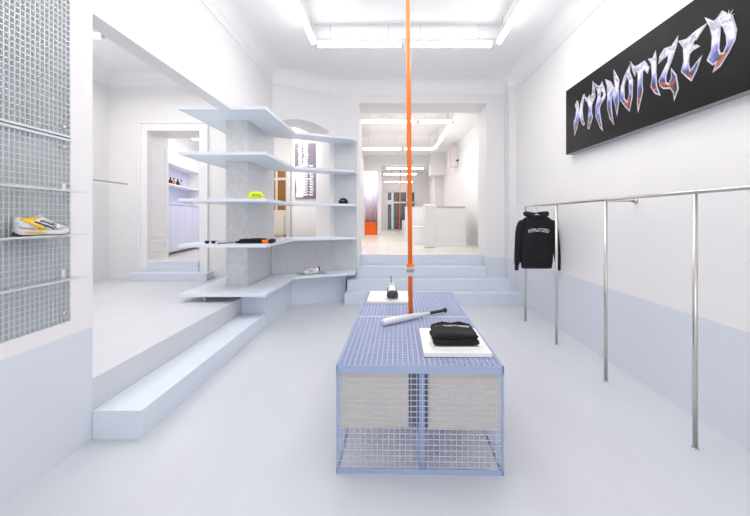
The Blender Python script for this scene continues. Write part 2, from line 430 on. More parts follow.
for zz in (1.70, 1.43, 1.16):
    g = mesh('glass_shelf', box(BM(), .0465, .155, -.7, .85, zz-.87-.008, zz-.87), 'glass', ms)
    mesh('bright_edge_strip', box(BM(), .155, .158, -.7, .85, zz-.87-.009, zz-.87+.001), 'wire', g)  # pale strip stands in for light caught by the glass edge
    for yy in (-.2, .33, .78):
        mesh('bracket', box(BM(), .0465, .056, yy-.012, yy+.012, zz-.87+.001, zz-.87+.045), 'trimw', g, bevel=.002)

# ------------------------------------------------------------------ grid table
TW, TL, TH = 1.0, 2.5, .648
tb = thing('grid_display_table', 'long low blue metal grating table in the middle of the shop', 'table', (-.311, 2.515, 0), -.024)
c = 1/30
def top(u, v, w): return (u, v, TH-w)
mesh('top_grating', grating(BM(), .01, TW-.01, .012, TL/2-.006, top, c=.0331, t=.0055, d=.007, tv=.005, dv=.010), 'tbar', tb)
mesh('top_grating', grating(BM(), .01, TW-.01, TL/2+.006, TL-.012, top, c=.0331, t=.0055, d=.007, tv=.005, dv=.010), 'tbar', tb)
mesh('front_grating', grating(BM(), .01, TW-.01, .01, TH-.045, lambda u, v, w: (u, .004+w, v), t=.0042, d=.003, tv=.0034, dv=.004), 'tbar', tb)
mesh('rear_grating', grating(BM(), .01, TW-.01, .01, TH-.045, lambda u, v, w: (u, TL-.004-w, v), t=.0042, d=.003, tv=.0034, dv=.004), 'tbar', tb)
mesh('side_grating', grating(BM(), .02, TL-.02, .01, TH-.045, lambda u, v, w: (.002+w, u, v), t=.003, d=.003, tv=.002, dv=.003), 'tbar', tb)
mesh('side_grating', grating(BM(), .02, TL-.02, .01, TH-.045, lambda u, v, w: (TW-.002-w, u, v), t=.003, d=.003, tv=.002, dv=.003), 'tbar', tb)
bb = BM()
box(bb, 0, TW, 0, .004, TH-.046, TH); box(bb, 0, TW, TL-.004, TL, TH-.046, TH)
box(bb, 0, .004, 0, TL, TH-.046, TH); box(bb, TW-.004, TW, 0, TL, TH-.046, TH)
for x in (0, TW-.012):
    for y in (0, TL-.012, TL/2-.006): box(bb, x, x+.012, y, y+.012, 0, TH)
for y in (0, TL-.012): box(bb, 0, TW, y, y+.012, 0, .01); box(bb, 0, TW, y, y+.003, .01, .032)
for x in (0, TW-.012): box(bb, x, x+.012, 0, TL, 0, .01)
mesh('frame', bb, 'tblue', tb)
mesh('seam_strip', box(BM(), .004, TW-.004, TL/2-.008, TL/2+.008, TH-.01, TH+.0015), 'board', tb)
mesh('centre_partition', box(BM(), .497, .532, .03, TL-.03, .006, TH-.03), 'tblue', tb)
mesh('cell_shade_sheet', box(BM(), .006, TW-.006, .006, TL-.006, TH-.0125, TH-.0105), 'cellshade', tb)  # dark sheet added under the bars; its colour gives the cells their shade
mesh('brightening_sheet', box(BM(), .014, TW-.014, .014, TL-.014, .002, .005), 'board', tb)  # pale sheet added to brighten the floor inside the table
# the two cream boxes held inside it
for k, (x0, x1, z0) in enumerate(((.022, .435, .262), (.557, .98, .25))):
    cr = thing('storage_box', ('cream box inside the left half of the grid table', 'cream box inside the right half of the grid table')[k], 'box', (-.311, 2.515, 0), -.024)
    bb = BM(); box(bb, x0, x1, .035, .2, z0, .63); mesh('body', bb, 'cream', cr, bevel=.004)
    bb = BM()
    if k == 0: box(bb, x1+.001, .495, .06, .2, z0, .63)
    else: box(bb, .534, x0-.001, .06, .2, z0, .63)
    mesh('dark_gap_block', bb, 'darkgap', cr)  # dark block stands in for the shaded gap beside the partition

# ------------------------------------------------------------------ orange pole
po = thing('orange_pole', 'tall thin orange pole rising from grid table to ceiling', 'pole', (.205, 3.80, TH+.002))
bb = BM(); tube(bb, [(0, 0, 0), (-.032, 0, H-TH+.03)], .021, 24); mesh('shaft', bb, 'orange', po, smooth=True)
zc = 1.53-52*3.8/420-TH
for nm, z0, z1, r, m in (('collar_band', zc+.03, zc+.05, .037, 'orange'), ('collar', zc-.055, zc+.03, .03, 'galvp'), ('collar_clip', zc-.02, zc+.008, .034, 'grey')):
    x = -.032*z0/(H-TH)
    bb = BM(); tube(bb, [(x, 0, z0), (x, 0, z1)], r, 24); mesh(nm, bb, m, po, smooth=False, bevel=.002)

# ------------------------------------------------------------------ display boards, hoodie, bat, shoe on the table
TT = TH+.002
def on(y): return TT
bd1 = tag(mesh('display_board', box(BM(), -.215, .215, -.3, .3, 0, .027), 'board', bevel=.002, loc=(.45, 2.955, TT)), 'white rectangular board under folded black hoodie on table', 'board', 'white boards on the grid table')
bd1.rotation_euler.z = -.024
bd2 = tag(mesh('display_board', box(BM(), -.215, .215, -.3, .3, 0, .027), 'board', bevel=.002, loc=(.005, 4.61, TT)), 'white rectangular board at rear of table under upright sneaker', 'board', 'white boards on the grid table')
bd2.rotation_euler.z = -.024
bk = tag(mesh('thin_book', box(BM(), -.147, .147, -.2, .2, 0, .012), 'board', bevel=.001, loc=(.452, 2.93, TT+.028)), 'thin white book beneath the folded black hoodie', 'book')
bk2 = tag(mesh('thin_book', box(BM(), -.15, .15, -.2, .2, 0, .008), 'board', bevel=.001, loc=(.04, 4.60, TT+.028)), 'thin white book below the upright sneaker on rear board', 'book')
# folded hoodie
fh = thing('folded_hoodie', 'folded black hoodie with white lettering on white board', 'hoodie', (.448, 2.88, TT+.041))
def pillow(bm, w, l, h, z0, ex=.35, wob=.006, nx=28, ny=28, seed=0, ox=0, oy=0, slope=0.):
    """rounded folded-cloth slab with a lumpy top"""
    rings_t = []
    vt = {}; vb = {}
    for i in range(nx+1):
        for j in range(ny+1):
            u = -1+2*i/nx; v = -1+2*j/ny
            uu = math.copysign(1-(1-abs(u))**1.8, u); vv = math.copysign(1-(1-abs(v))**1.8, v)
            e = max(0, (1-abs(uu)**7))**ex*max(0, (1-abs(vv)**7))**ex
            x = uu*w/2; y = vv*l/2
            n = noise.noise(Vector((x*14+seed, y*14, seed)))*wob + noise.noise(Vector((x*5, y*5, seed+3)))*wob*1.5
            edge = 1+noise.noise(Vector((uu*2, vv*2, seed+9)))*.035
            zt = z0+h*.5+(h*.5+n+slope*vv)*e; zb = z0+h*.5-h*.5*e
            vt[i,j] = bm.verts.new((x*edge+ox, y*edge+oy, zt))
            if 0 < i < nx and 0 < j < ny: vb[i,j] = bm.verts.new((x*edge+ox, y*edge+oy, zb))
            else: vb[i,j] = vt[i,j]
    for i in range(nx):
        for j in range(ny):
            bm.faces.new((vt[i,j], vt[i+1,j], vt[i+1,j+1], vt[i,j+1]))
            q = [vb[i,j], vb[i,j+1], vb[i+1,j+1], vb[i+1,j]]
            if len(set(q)) == 4:
                try: bm.faces.new(q)
                except ValueError: pass
    return bm
mesh('lower_fold', pillow(BM(), .30, .285, .046, 0, seed=2), 'black', fh, smooth=True)
mesh('upper_fold', pillow(BM(), .292, .265, .044, .038, seed=6, oy=.003, slope=.003), 'black', fh, smooth=True)
bb = BM(); tube(bb, [(-.135, .12, .068), (-.06, .128, .078), (0, .13, .072), (.06, .128, .078), (.135, .12, .068)], [.014, .021, .017, .021, .013], 12)
mesh('hood', bb, 'black', fh, smooth=True)
text_mesh('lettering', 'HYPNOTIZED', .034, 'print', fh, Matrix.Translation((0, .06, .0845)) @ Matrix.Rotation(.10, 4, 'X'), .002, arc=1.5, wscale=1.12)
# bat
Lb = .78
p0 = Vector((-.045, 3.405, TT+.031)); p1 = Vector((.535, 3.91, TT+.0235)); dv = (p1-p0).normalized()
bt = thing('baseball_bat', 'silver white baseball bat with black grip lying across table', 'bat', p0)
rot = dv.to_track_quat('Z', 'Y').to_matrix().to_4x4()
lathe_prof = [(.0001, 0), (.018, .001), (.027, .008), (.030, .03), (.030, .2), (.028, .3), (.023, .4), (.017, .48), (.0135, .55), (.0125, .56)]
bb = BM(); lathe(bb, lathe_prof, 24, rot); mesh('barrel', bb, 'batw', bt, smooth=True)
bb = BM(); lathe(bb, [(.0135, .55), (.0142, .56), (.0138, .74), (.014, .745)], 20, rot); mesh('grip', bb, 'grip', bt, smooth=True)
bb = BM(); lathe(bb, [(.014, .745), (.02, .752), (.022, .762), (.018, .772), (.0001, .776)], 20, rot); mesh('knob', bb, 'grip', bt, smooth=True)

# ------------------------------------------------------------------ sneakers
def sneaker(name, label, loc, rz, um, sm, dark, accent, group=None, L=.29, style=0):
    """toe towards +X, heel at 0"""
    t = thing(name, label, 'shoe', loc, rz, group)
    N = 20
    def outline(f):      # half width along the length 0..1
        return .036+.014*math.sin(min(1, f*1.05)*PI*.9-.6)*1.0 if f > .12 else .030+.06*f
    xs = [0, .012, .04, .1, .2, .32, .45, .58, .7, .8, .88, .94, .98, 1]
    hw = [.012, .024, .032, .035, .034, .034, .037, .043, .047, .047, .043, .034, .022, .008]
    lift = [.012, .006, .002, 0, 0, .002, .003, .001, 0, 0, .004, .010, .016, .022]
    def ring(f, w, z0, z1, n=N, sq=.55, lean=0):
        r = []
        for k in range(n):
            a = 2*PI*k/n; cx, sx = math.cos(a), math.sin(a)
            y = math.copysign(abs(cx)**sq, cx)*w; z = (z0+z1)/2+math.copysign(abs(sx)**sq, sx)*(z1-z0)/2
            if z > (z0+z1)/2: y *= 1-lean*(z-(z0+z1)/2)/(z1-z0)*2
            r.append(Vector((f*L, y, z)))
        return r
    bb = BM(); loft(bb, [ring(f, w*1.08, l, l+.028+(.008 if f < .25 else 0), sq=.35) for f, w, l in zip(xs, hw, lift)])
    mesh('midsole', bb, sm, t, smooth=True)
    bb = BM(); loft(bb, [ring(f, w*1.06, l-.0005, l+(.012 if f < .3 else .008), sq=.3) for f, w, l in zip(xs, hw, lift)])
    mesh('outsole', bb, dark, t, smooth=True)
    hx = [.005, .03, .08, .16, .26, .36, .44, .52, .62, .72, .82, .9, .96, .985]
    ht = [.085, .104, .107, .098, .092, .097, .106, .100, .086, .072, .062, .055, .046, .038]
    hw2 = [.016, .028, .034, .036, .036, .037, .039, .042, .045, .046, .043, .035, .024, .012]
    bb = BM(); loft(bb, [ring(f, w, .018, h, sq=.72, lean=.42) for f, h, w in zip(hx, ht, hw2)])
    mesh('upper', bb, um, t, smooth=True)
    # dark opening, tongue, laces
    bb = BM(); loft(bb, [[Vector((.035*L/.29+.092*(1+math.cos(2*PI*k/20))*.5+.008, math.sin(2*PI*k/20)*.021, z)) for k in range(20)] for z in (.080, .1045)])
    o = mesh('opening', bb, accent, t, smooth=False)
    for v in o.data.vertices:
        if v.co.z > .1: v.co.z -= .008*math.sin(min(1, max(0, (v.co.x-.02)/.1))*PI)
    bb = BM(); tube(bb, [(.115, 0, .095), (.128, 0, .112), (.134, 0, .120)], [(.02, .004), (.021, .004), (.017, .003)], 12)
    mesh('tongue', bb, um, t, smooth=True)
    for k in range(5):
        x = .138+.017*k; z = .1045-.0075*k
        bb = BM(); tube(bb, [(x, -.019, z-.012), (x+.003, 0, z+.001), (x, .019, z-.012)], .0028, 8)
        mesh('lace', bb, um if style == 0 else dark, t, smooth=True)
    # side stripes lie just proud of the flank (both sides)
    def flank(f, z, s):
        import bisect
        i = max(1, min(len(hx)-1, bisect.bisect(hx, f))); q = (f-hx[i-1])/(hx[i]-hx[i-1])
        h = ht[i-1]+(ht[i]-ht[i-1])*q; w = hw2[i-1]+(hw2[i]-hw2[i-1])*q
        zz = (z-(.018+h)/2)/((h-.018)/2); zz = max(-.99, min(.99, zz))
        sx = abs(zz)**(1/.72); y = w*(max(0, 1-sx*sx)**.5)**.72
        if zz > 0: y *= 1-.42*zz
        return Vector((f*L, s*(y+.0012), z))
    def stripe(nm, pts, r, m, s):
        bb = BM(); tube(bb, [flank(f, z, s) for f, z in pts], r, 8); mesh(nm, bb, m, t, smooth=True)
    for s in (-1, 1):
        stripe('side_stripe', [(.30, .078), (.38, .068), (.48, .056), (.56, .046), (.62, .036)], .0045, dark, s)
        stripe('side_stripe', [(.40, .082), (.50, .074), (.60, .060), (.66, .042)], .0035, dark, s)
        stripe('side_stripe', [(.34, .04), (.45, .05), (.6, .066), (.68, .062)], .003, dark, s)
        stripe('eyelet_row', [(.42, .088), (.5, .085), (.6, .073), (.7, .06)], .003, 'shoegrey', s)
        stripe('toe_overlay', [(.66, .03), (.76, .045), (.86, .046), (.95, .034)], .003, 'shoegrey', s)
        if style == 0:
            stripe('heel_panel', [(.07, .095), (.14, .085), (.22, .07), (.32, .055), (.44, .042)], .0105, accent, s)
            stripe('heel_panel', [(.03, .05), (.1, .046), (.2, .042), (.28, .037)], .004, 'shoegrey', s)
            bb = BM(); tube(bb, [(.03, s*.034, .021), (.1, s*.0385, .020), (.17, s*.0375, .018), (.24, s*.037, .016)], .0055, 8); mesh('heel_cushion', bb, accent, t, smooth=True)
    return t
sneaker('running_shoe', 'silver and yellow running shoe on glass shelf of the left mesh wall', (-2.015, 2.262, 1.431), math.atan2(.27, .075), 'shoewhite', 'shoesole', 'shoedark', 'gold', L=.285)
# upright sneaker on the table, toe to the camera
u = sneaker('running_shoe', 'white sneaker with black sole facing forward at rear of grid table', (.035, 4.66, TT+.037), -PI/2+.05, 'board', 'shoedark', 'shoedark', 'shoedark', L=.30, style=1)
u.scale = (1, 1.15, 1.2)
bb = BM(); tube(bb, [(.012, 0, .095), (.002, 0, .13), (.006, 0, .165), (.02, 0, .158)], [(.012, .004), (.011, .004), (.01, .004), (.009, .003)], 10); mesh('heel_tab', bb, 'shoedark', u, smooth=True)
bb = BM(); lathe(bb, [(.0001, .0), (.05, .0), (.053, .025), (.05, .045), (.036, .060), (.0001, .066)], 20, Matrix.Translation((.245, 0, .004))); mesh('toe_cap', bb, 'shoedark', u, smooth=True)
# plate and shoe on the lowest shelf
pt = tag(mesh('display_plate', box(BM(), -.25, .25, -.14, .14, 0, .008), 'shoegrey', loc=(-1.37, 7.52, .5355), bevel=.001), 'thin grey plate under sneaker on lowest angled shelf', 'plate')
pt.rotation_euler.z = .45
u = sneaker('running_shoe', 'white sneaker with dark and pink heel on lowest angled shelf', (-1.24, 7.5, .5445), PI+.5, 'board', 'shoesole', 'shoedark', 'pink', L=.29, style=1)
bb = BM(); tube(bb, [(.0, 0, .045), (-.004, 0, .09), (.01, 0, .125)], [(.025, .007), (.022, .008), (.014, .006)], 12); mesh('heel_tab', bb, 'shoedark', u, smooth=True)

# ------------------------------------------------------------------ caps
def cap(label, loc, rz, m, pm, scale=1.):
    t = thing('baseball_hat', label, 'hat', loc, rz)
    n = 28; rings = []
    for z, r in ((0, .092), (.02, .095), (.045, .094), (.07, .085), (.09, .068), (.103, .045), (.11, .02), (.112, .002)):
        rings.append([Vector((math.cos(2*PI*k/n)*r*.93, math.sin(2*PI*k/n)*r*1.02, z))*scale for k in range(n)])
    bb = BM(); loft(bb, rings); mesh('crown', bb, m, t, smooth=True)
    # brim towards -Y
    top_, bot = [], []
    bb = BM(); g = {}
    for i in range(15):
        a = -PI*.86+PI*.72*i/14
        for j in range(6):
            q = j/5; x0 = math.cos(a)*.088; y0 = math.sin(a)*.094
            y = y0-.075*q*(math.sin(-a))**.8; x = x0*(1-.12*q)
            z = .012-.012*q-1.6*x*x+.006
            for s in (0, 1): g[i,j,s] = bb.verts.new((x*scale, y*scale, max(.0005, z+.006)*scale+(.003*scale if s else 0)))
    for i in range(14):
        for j in range(5):
            bb.faces.new((g[i,j,1], g[i+1,j,1], g[i+1,j+1,1], g[i,j+1,1])); bb.faces.new((g[i,j,0], g[i,j+1,0], g[i+1,j+1,0], g[i+1,j,0]))
        bb.faces.new((g[i,5,0], g[i,5,1], g[i+1,5,1], g[i+1,5,0]))
    mesh('brim', bb, m, t, smooth=True)
    bb = BM(); lathe(bb, [(.0001, .110), (.006, .110), (.006, .114), (.0001, .116)], 10, Matrix.Scale(scale, 4)); mesh('button', bb, m, t, smooth=True)
    return t
cp = cap('neon yellow peaked hat on the middle shelf beside the column', (-1.80, 5.72, 1.788), .35, 'yellowcap', 'blackp', 1.12)
cp.scale = (1.1, 1, .86)
text_mesh('emblem', 'HYP', .05, 'blackp', cp, Matrix.Translation((.0, -.107, .056)) @ Matrix.Rotation(PI/2-.18, 4, 'X'), .002, wscale=1.1)
text_mesh('emblem', 'NOTIZED', .022, 'blackp', cp, Matrix.Translation((.03, -.106, .035)) @ Matrix.Rotation(PI/2-.12, 4, 'X'), .002, wscale=1.1)
cp = cap('small black peaked hat on the middle shelf near the steps', (-.83, 7.80, 1.788), .0, 'black', 'print', 1.0)
text_mesh('emblem', 'HYP', .035, 'shoegrey', cp, Matrix.Translation((0, -.097, .058)) @ Matrix.Rotation(PI/2-.2, 4, 'X'), .0015)

# folded black garment with an orange patch, sunglasses and a case on the 4th shelf
fg = thing('folded_scarf', 'folded black textile with orange and green ends on shelf beside column', 'textile', (-1.83, 5.80, 1.185))
mesh('black_fold', pillow(BM(), .40, .2, .034, 0, seed=11, nx=20, ny=14, ox=-.05), 'black', fg, smooth=True)
mesh('upper_fold', pillow(BM(), .36, .17, .03, .03, seed=14, nx=20, ny=14, ox=-.02), 'black', fg, smooth=True)
mesh('orange_end', pillow(BM(), .09, .21, .05, .001, seed=12, nx=10, ny=14, ox=.16), 'orangestep', fg, smooth=True)
mesh('green_band', box(BM(), -.05, .08, -.03, .05, .058, .068), 'green', fg, bevel=.003)
mesh('black_tip', pillow(BM(), .07, .18, .055, .001, seed=13, nx=10, ny=14, ox=.225), 'black', fg, smooth=True)
sg = thing('sunglasses', 'black rimmed sunglasses on shelf left of the column', 'sunglasses', (-2.38, 5.62, 1.185), .0)
for s in (-1, 1):
    bb = BM(); ring = [(s*.042+x, 0, .022+z) for x, z in ((-.028,-.016),(-.03,.004),(-.026,.017),(.026,.017),(.03,.004),(.026,-.018),(0,-.021))]
    prism3(bb, ring, (0, .004, 0)); mesh('lens', bb, 'blackp', sg, bevel=.002)
    bb = BM(); tube(bb, [(s*.075, .004, .036), (s*.077, .06, .034), (s*.076, .13, .022), (s*.074, .145, .004)], .0028, 8); mesh('temple', bb, 'blackp', sg, smooth=True)
bb = BM(); tube(bb, [(-.075, .002, .037), (-.04, 0, .041), (0, 0, .036), (.04, 0, .041), (.075, .002, .037)], .003, 8); mesh('bridge', bb, 'blackp', sg, smooth=True)
wd = thing('folding_comb', 'thin black wand lying on shelf between sunglasses and column', 'wand', (-2.19, 5.66, 1.192), .0)
bb = BM(); tube(bb, [(-.075, -.08, 0), (.0, .0, .001), (.07, .07, .002)], [.006, .007, .006], 10); mesh('handle', bb, 'blackp', wd, smooth=True)
bb = BM(); tube(bb, [(.07, .07, .002), (.09, .09, .002)], [.005, .003], 10); mesh('tip', bb, 'blackp', wd, smooth=True)

# ------------------------------------------------------------------ clothes rail on the right
rk = thing('clothes_rail', 'long steel clothes rail on slim posts along the right wall', 'clothes rail', (2.04, 4.5, 0))
ys = (.49, 1.64, 2.79, 3.935, 5.085, 6.235)
bb = BM(); tube(bb, [(0, -4.2, 1.703), (0, 6.24-4.5, 1.703)], .0145, 16); mesh('rail', bb, 'steel', rk, smooth=True)
for y in ys:
    bb = BM(); tube(bb, [(0, y-4.5, .0), (0, y-4.5, 1.69)], .0155, 16); p = mesh('post', bb, 'steel', rk, smooth=True)
    bb = BM(); lathe(bb, [(.0001, .0), (.024, .0), (.024, .004), (.017, .006), (.0001, .006)], 16, Matrix.Translation((0, y-4.5, 0))); mesh('foot', bb, 'steel', p, smooth=True)
for y in (.49, 3.935):
    bb = BM(); tube(bb, [(.0, y-4.5+.05, 1.69), (.3, y-4.5+.05, 1.69)], .008, 12); br = mesh('wall_bracket', bb, 'steel', rk, smooth=True)
    bb = BM(); tube(bb, [(.3, y-4.45, 1.69), (.318, y-4.45, 1.69)], .024, 16); mesh('wall_flange', bb, 'steel', br, smooth=True)
# wall rail in the left room
rl = thing('wall_rail', 'slim steel hanging rail on the left room wall', 'clothes rail', (-4.55, 5, 2.12))
bb = BM(); tube(bb, [(0, -3.2, 0), (0, 2.32, 0)], .014, 14); mesh('rail', bb, 'steel', rl, smooth=True)
for y in (-2.9, -.3, 2.28):
    bb = BM(); tube(bb, [(0, y, -.0), (-.59, y, -.0)], .007, 10); br = mesh('bracket', bb, 'white', rl, smooth=True)
    bb = BM(); tube(bb, [(-.59, y, 0), (-.598, y, 0)], .022, 14); mesh('flange', bb, 'white', br, smooth=True)

# hanger and hoodie
hx0, hy0 = 2.04, 5.76
hg = thing('clothes_hanger', 'pale hanger on steel rail carrying the black hoodie', 'hanger', (hx0, hy0, 1.60))
bb = BM(); tube(bb, [(.0, 0, -.02), (0, 0, .07), (-.012, 0, .082), (-.023, 0, .098), (-.021, 0, .113), (-.008, 0, .1235), (.01, 0, .123), (.021, 0, .112), (.022, 0, .095)], .0032, 8)
mesh('hook', bb, 'steel', hg, smooth=True)
bb = BM(); tube(bb, [(-.19, 0, -.10), (-.1, 0, -.05), (0, 0, -.02), (.1, 0, -.05), (.19, 0, -.10)], .008, 10); mesh('arm', bb, 'trimw', hg, smooth=True)
hd = thing('hanging_hoodie', 'black hoodie with white arched lettering hanging on steel rail', 'hoodie', (hx0, hy0, .84), .0)
def ell(cx, cy, z, w, d, n=32, sq=.75, wob=.0, ph=0.):
    r = []
    for k in range(n):
        a = 2*PI*k/n; ca, sa = math.cos(a), math.sin(a)
        q = 1+wob*math.sin(a*7+ph)+wob*.7*math.sin(a*11-ph*2)
        r.append(Vector((cx+math.copysign(abs(ca)**sq, ca)*w*q, cy+math.copysign(abs(sa)**sq, sa)*d*q, z)))
    return r
rings = []
for z, w, d in ((.045, .215, .05), (.07, .222, .06), (.16, .226, .062), (.3, .226, .062), (.42, .226, .066), (.54, .23, .07), (.62, .226, .068), (.67, .205, .06), (.70, .16, .052), (.725, .10, .048), (.735, .08, .045)):
    rings.append(ell(0, 0, z, w, d, wob=.03, ph=z*4))
bb = BM(); loft(bb, rings); mesh('body', bb, 'black', hd, smooth=True, subsurf=1)
rings = [ell(0, 0, z, w, .048, wob=.008) for z, w in ((.0, .205), (.01, .208), (.04, .213), (.055, .216))]
bb = BM(); loft(bb, rings); mesh('hem', bb, 'blackrib', hd, smooth=True)
for s in (-1, 1):
    dx = .025 if s < 0 else .045
    path = [(s*.18, 0, .655), (s*.22, -.005, .60), (s*.243, -.005, .5), (s*(.243+dx*.35), 0, .36), (s*(.243+dx*.7), .0, .22), (s*(.245+dx), .0, .10), (s*(.245+dx*1.15), 0, .03)]
    bb = BM(); tube(bb, path, [(.05, .05), (.055, .058), (.052, .056), (.043, .052), (.038, .048), (.034, .044), (.026, .034)], 18)
    sl = mesh('sleeve', bb, 'black', hd, smooth=True, subsurf=1)
    e = path[-1]
    bb = BM(); tube(bb, [(e[0], e[1], e[2]+.01), (e[0]+s*.006, e[1], e[2]-.055)], [(.027, .034), (.024, .03)], 16); mesh('cuff', bb, 'blackrib', sl, smooth=True)
# hood: two side lobes with a dip, and a front neckline
for s in (-1, 1):
    bb = BM(); tube(bb, [(s*.02, -.055, .69), (s*.07, -.06, .715), (s*.125, -.02, .742), (s*.145, .02, .748), (s*.11, .06, .745), (s*.03, .075, .735), (0, .08, .73)],
                    [(.02, .022), (.028, .03), (.034, .036), (.036, .036), (.036, .036), (.034, .034), (.03, .034)], 14)
    mesh('hood', bb, 'black', hd, smooth=True)
bb = BM(); prism3(bb, [(-.15, -.068, .08), (.15, -.068, .08), (.155, -.072, .15), (.10, -.076, .30), (-.10, -.076, .30), (-.155, -.072, .15)], (0, .02, 0)); mesh('pocket', bb, 'black', hd, bevel=.004)
for s in (-1, 1):
    bb = BM(); tube(bb, [(s*.025, -.075, .68), (s*.03, -.08, .60), (s*.028, -.08, .535)], .003, 8); mesh('drawstring', bb, 'blackrib', hd, smooth=True)
text_mesh('lettering', 'HYPNOTIZED', .07, 'print', hd, Matrix.Translation((.0, -.0775, .525)) @ Matrix.Rotation(PI/2, 4, 'X'), .003, arc=.9, wscale=.66)

# ------------------------------------------------------------------ HYPNOTIZED sign
FX = 2.27
sg = thing('wall_sign', 'long black wall sign with chrome HYPNOTIZED lettering', 'sign', (2.36, 3.9, 2.335))
def toS(px, py):            # photograph point -> point on the sign's face plane (local to the sign)
    D = FX*420/(px-388); return (D-3.9, 1.53+(218-py)*D/420-2.335)
mesh('panel_body', box(BM(), FX-2.36+.004, -.001, 2.46-3.9, 5.356-3.9, 0, .812), 'grey', sg)
mesh('panel_face', box(BM(), FX-2.36, FX-2.36+.004, 2.46-3.9, 5.356-3.9, 0, .812), 'signface', sg)
K = {
 'H': ((570, 85, .1067), [[(65,150),(50,190),(62,230),(55,300),(38,350),(45,468),(72,390),(85,310),(97,300),(108,350),(130,378),(140,365),(124,320),(118,240),(123,180),(140,90),(128,92),(100,180),(92,255),(86,250),(82,190),(75,155)]]),
 'Y': ((570, 85, .1067), [[(135,105),(150,142),(168,165),(182,215),(175,300),(168,400),(180,412),(205,330),(213,295),(204,260),(206,190),(238,110),(228,20),(216,-28),(212,70),(190,150),(187,95),(165,125)]]),
 'P': ((570, 85, .1067), [[(232,-15),(248,30),(262,60),(264,110),(244,200),(244,290),(285,395),(306,422),(300,380),(286,290),(279,230),(287,188),(328,120),(338,95),(322,30),(303,-28),(285,10),(262,10)], [(288,62),(308,52),(318,95),(288,140)]]),
 'N': ((600, 60, .1356), [[(42,145),(55,190),(58,260),(56,350),(75,430),(103,472),(88,380),(84,320),(90,240),(105,300),(118,350),(128,405),(141,310),(139,200),(144,150),(105,78),(106,130),(117,225),(95,185),(80,160)]]),
 'O': ((600, 60, .1356), [[(222,38),(180,125),(157,200),(153,295),(190,345),(220,376),(240,270),(243,150),(222,92)], [(202,118),(217,155),(218,250),(203,312),(181,285),(180,195)]]),
 'T': ((625, 45, .1356), [[(45,130),(70,160),(100,150),(145,118),(180,165),(168,206),(147,180),(132,192),(129,300),(133,340),(100,488),(94,440),(97,330),(98,202),(86,192),(75,226),(58,180)]]),
 'I': ((625, 45, .1356), [[(226,50),(207,100),(178,105),(197,140),(204,240),(194,310),(225,356),(260,370),(236,300),(231,200),(233,100)]]),
 'Z': ((650, 30, .1455), [[(192,48),(150,113),(100,130),(70,180),(63,227),(92,197),(130,168),(124,220),(90,290),(63,350),(70,382),(95,402),(145,402),(165,432),(170,478),(196,400),(182,310),(150,268),(150,330),(131,372),(112,360),(111,320),(127,270),(154,200),(182,110)]]),
 'E': ((675, 15, .1455), [[(216,63),(150,108),(80,168),(30,181),(60,222),(64,320),(47,390),(80,422),(115,452),(150,380),(182,288),(150,328),(106,385),(95,330),(101,270),(122,242),(167,215),(150,207),(126,213),(131,172),(147,170),(187,110)]]),
 'D': ((700, 5, .1452), [[(43,93),(73,150),(88,220),(83,310),(53,380),(90,412),(117,395),(95,458),(142,420),(203,320),(242,240),(254,170),(227,80),(155,43),(125,90),(95,115)], [(142,130),(165,150),(185,210),(190,270),(165,330),(141,335),(131,300),(139,200)]]),
}
def letter(ch, loops, xoff, off, ext, m, parent):
    cu = bpy.data.curves.new('c', 'CURVE'); cu.dimensions = '2D'; cu.fill_mode = 'BOTH'; cu.extrude = ext; cu.offset = off
    for i_, lp in enumerate(loops):
        ar = sum(lp[i-1][0]*lp[i][1]-lp[i][0]*lp[i-1][1] for i in range(len(lp)))
        if (ar > 0) != (i_ == 0): lp = lp[::-1]
        sp = cu.splines.new('POLY'); sp.points.add(len(lp)-1); sp.use_cyclic_u = True
        for q, (a, z) in zip(sp.points, lp): q.co = (a, z, 0, 1)
    t = bpy.data.objects.new('c', cu); me = bpy.data.meshes.new_from_object(t)
    bpy.data.objects.remove(t); bpy.data.curves.remove(cu)
    # curve plane (a,z) -> sign plane (y,z), extrusion along x
    me.transform(Matrix(((0,0,1,xoff),(1,0,0,0),(0,1,0,0),(0,0,0,1))))
    me.materials.clear(); me.materials.append(M[m]); me.name = ch
    o = bpy.data.objects.new(ch, me); COL.objects.link(o); o.parent = parent; return o
for ch, ((ox, oy, k), loops) in K.items():
    LL = [[toS(ox+x*k, oy+y*k) for x, y in lp] for lp in loops]
    # widen the outline a little, then a narrower chrome core in front
    o = letter('letter', LL, FX-2.36-.002, .004, .002, 'chromeedge', sg)
    letter('letter_core', LL, FX-2.36-.0045, -.0085, .002, 'chrome', o)
    if ch in 'ED':
        cx = {'E': (690, 47), 'D': (730, 17)}[ch]; c0 = toS(*cx)
        lp = [(c0[0]+(.05 if i % 2 == 0 else .012)*math.cos(PI*i/8), c0[1]+(.05 if i % 2 == 0 else .012)*math.sin(PI*i/8)) for i in range(16)]
        letter('sparkle', [lp], FX-2.36-.008, 0, .001, 'wprint', o)

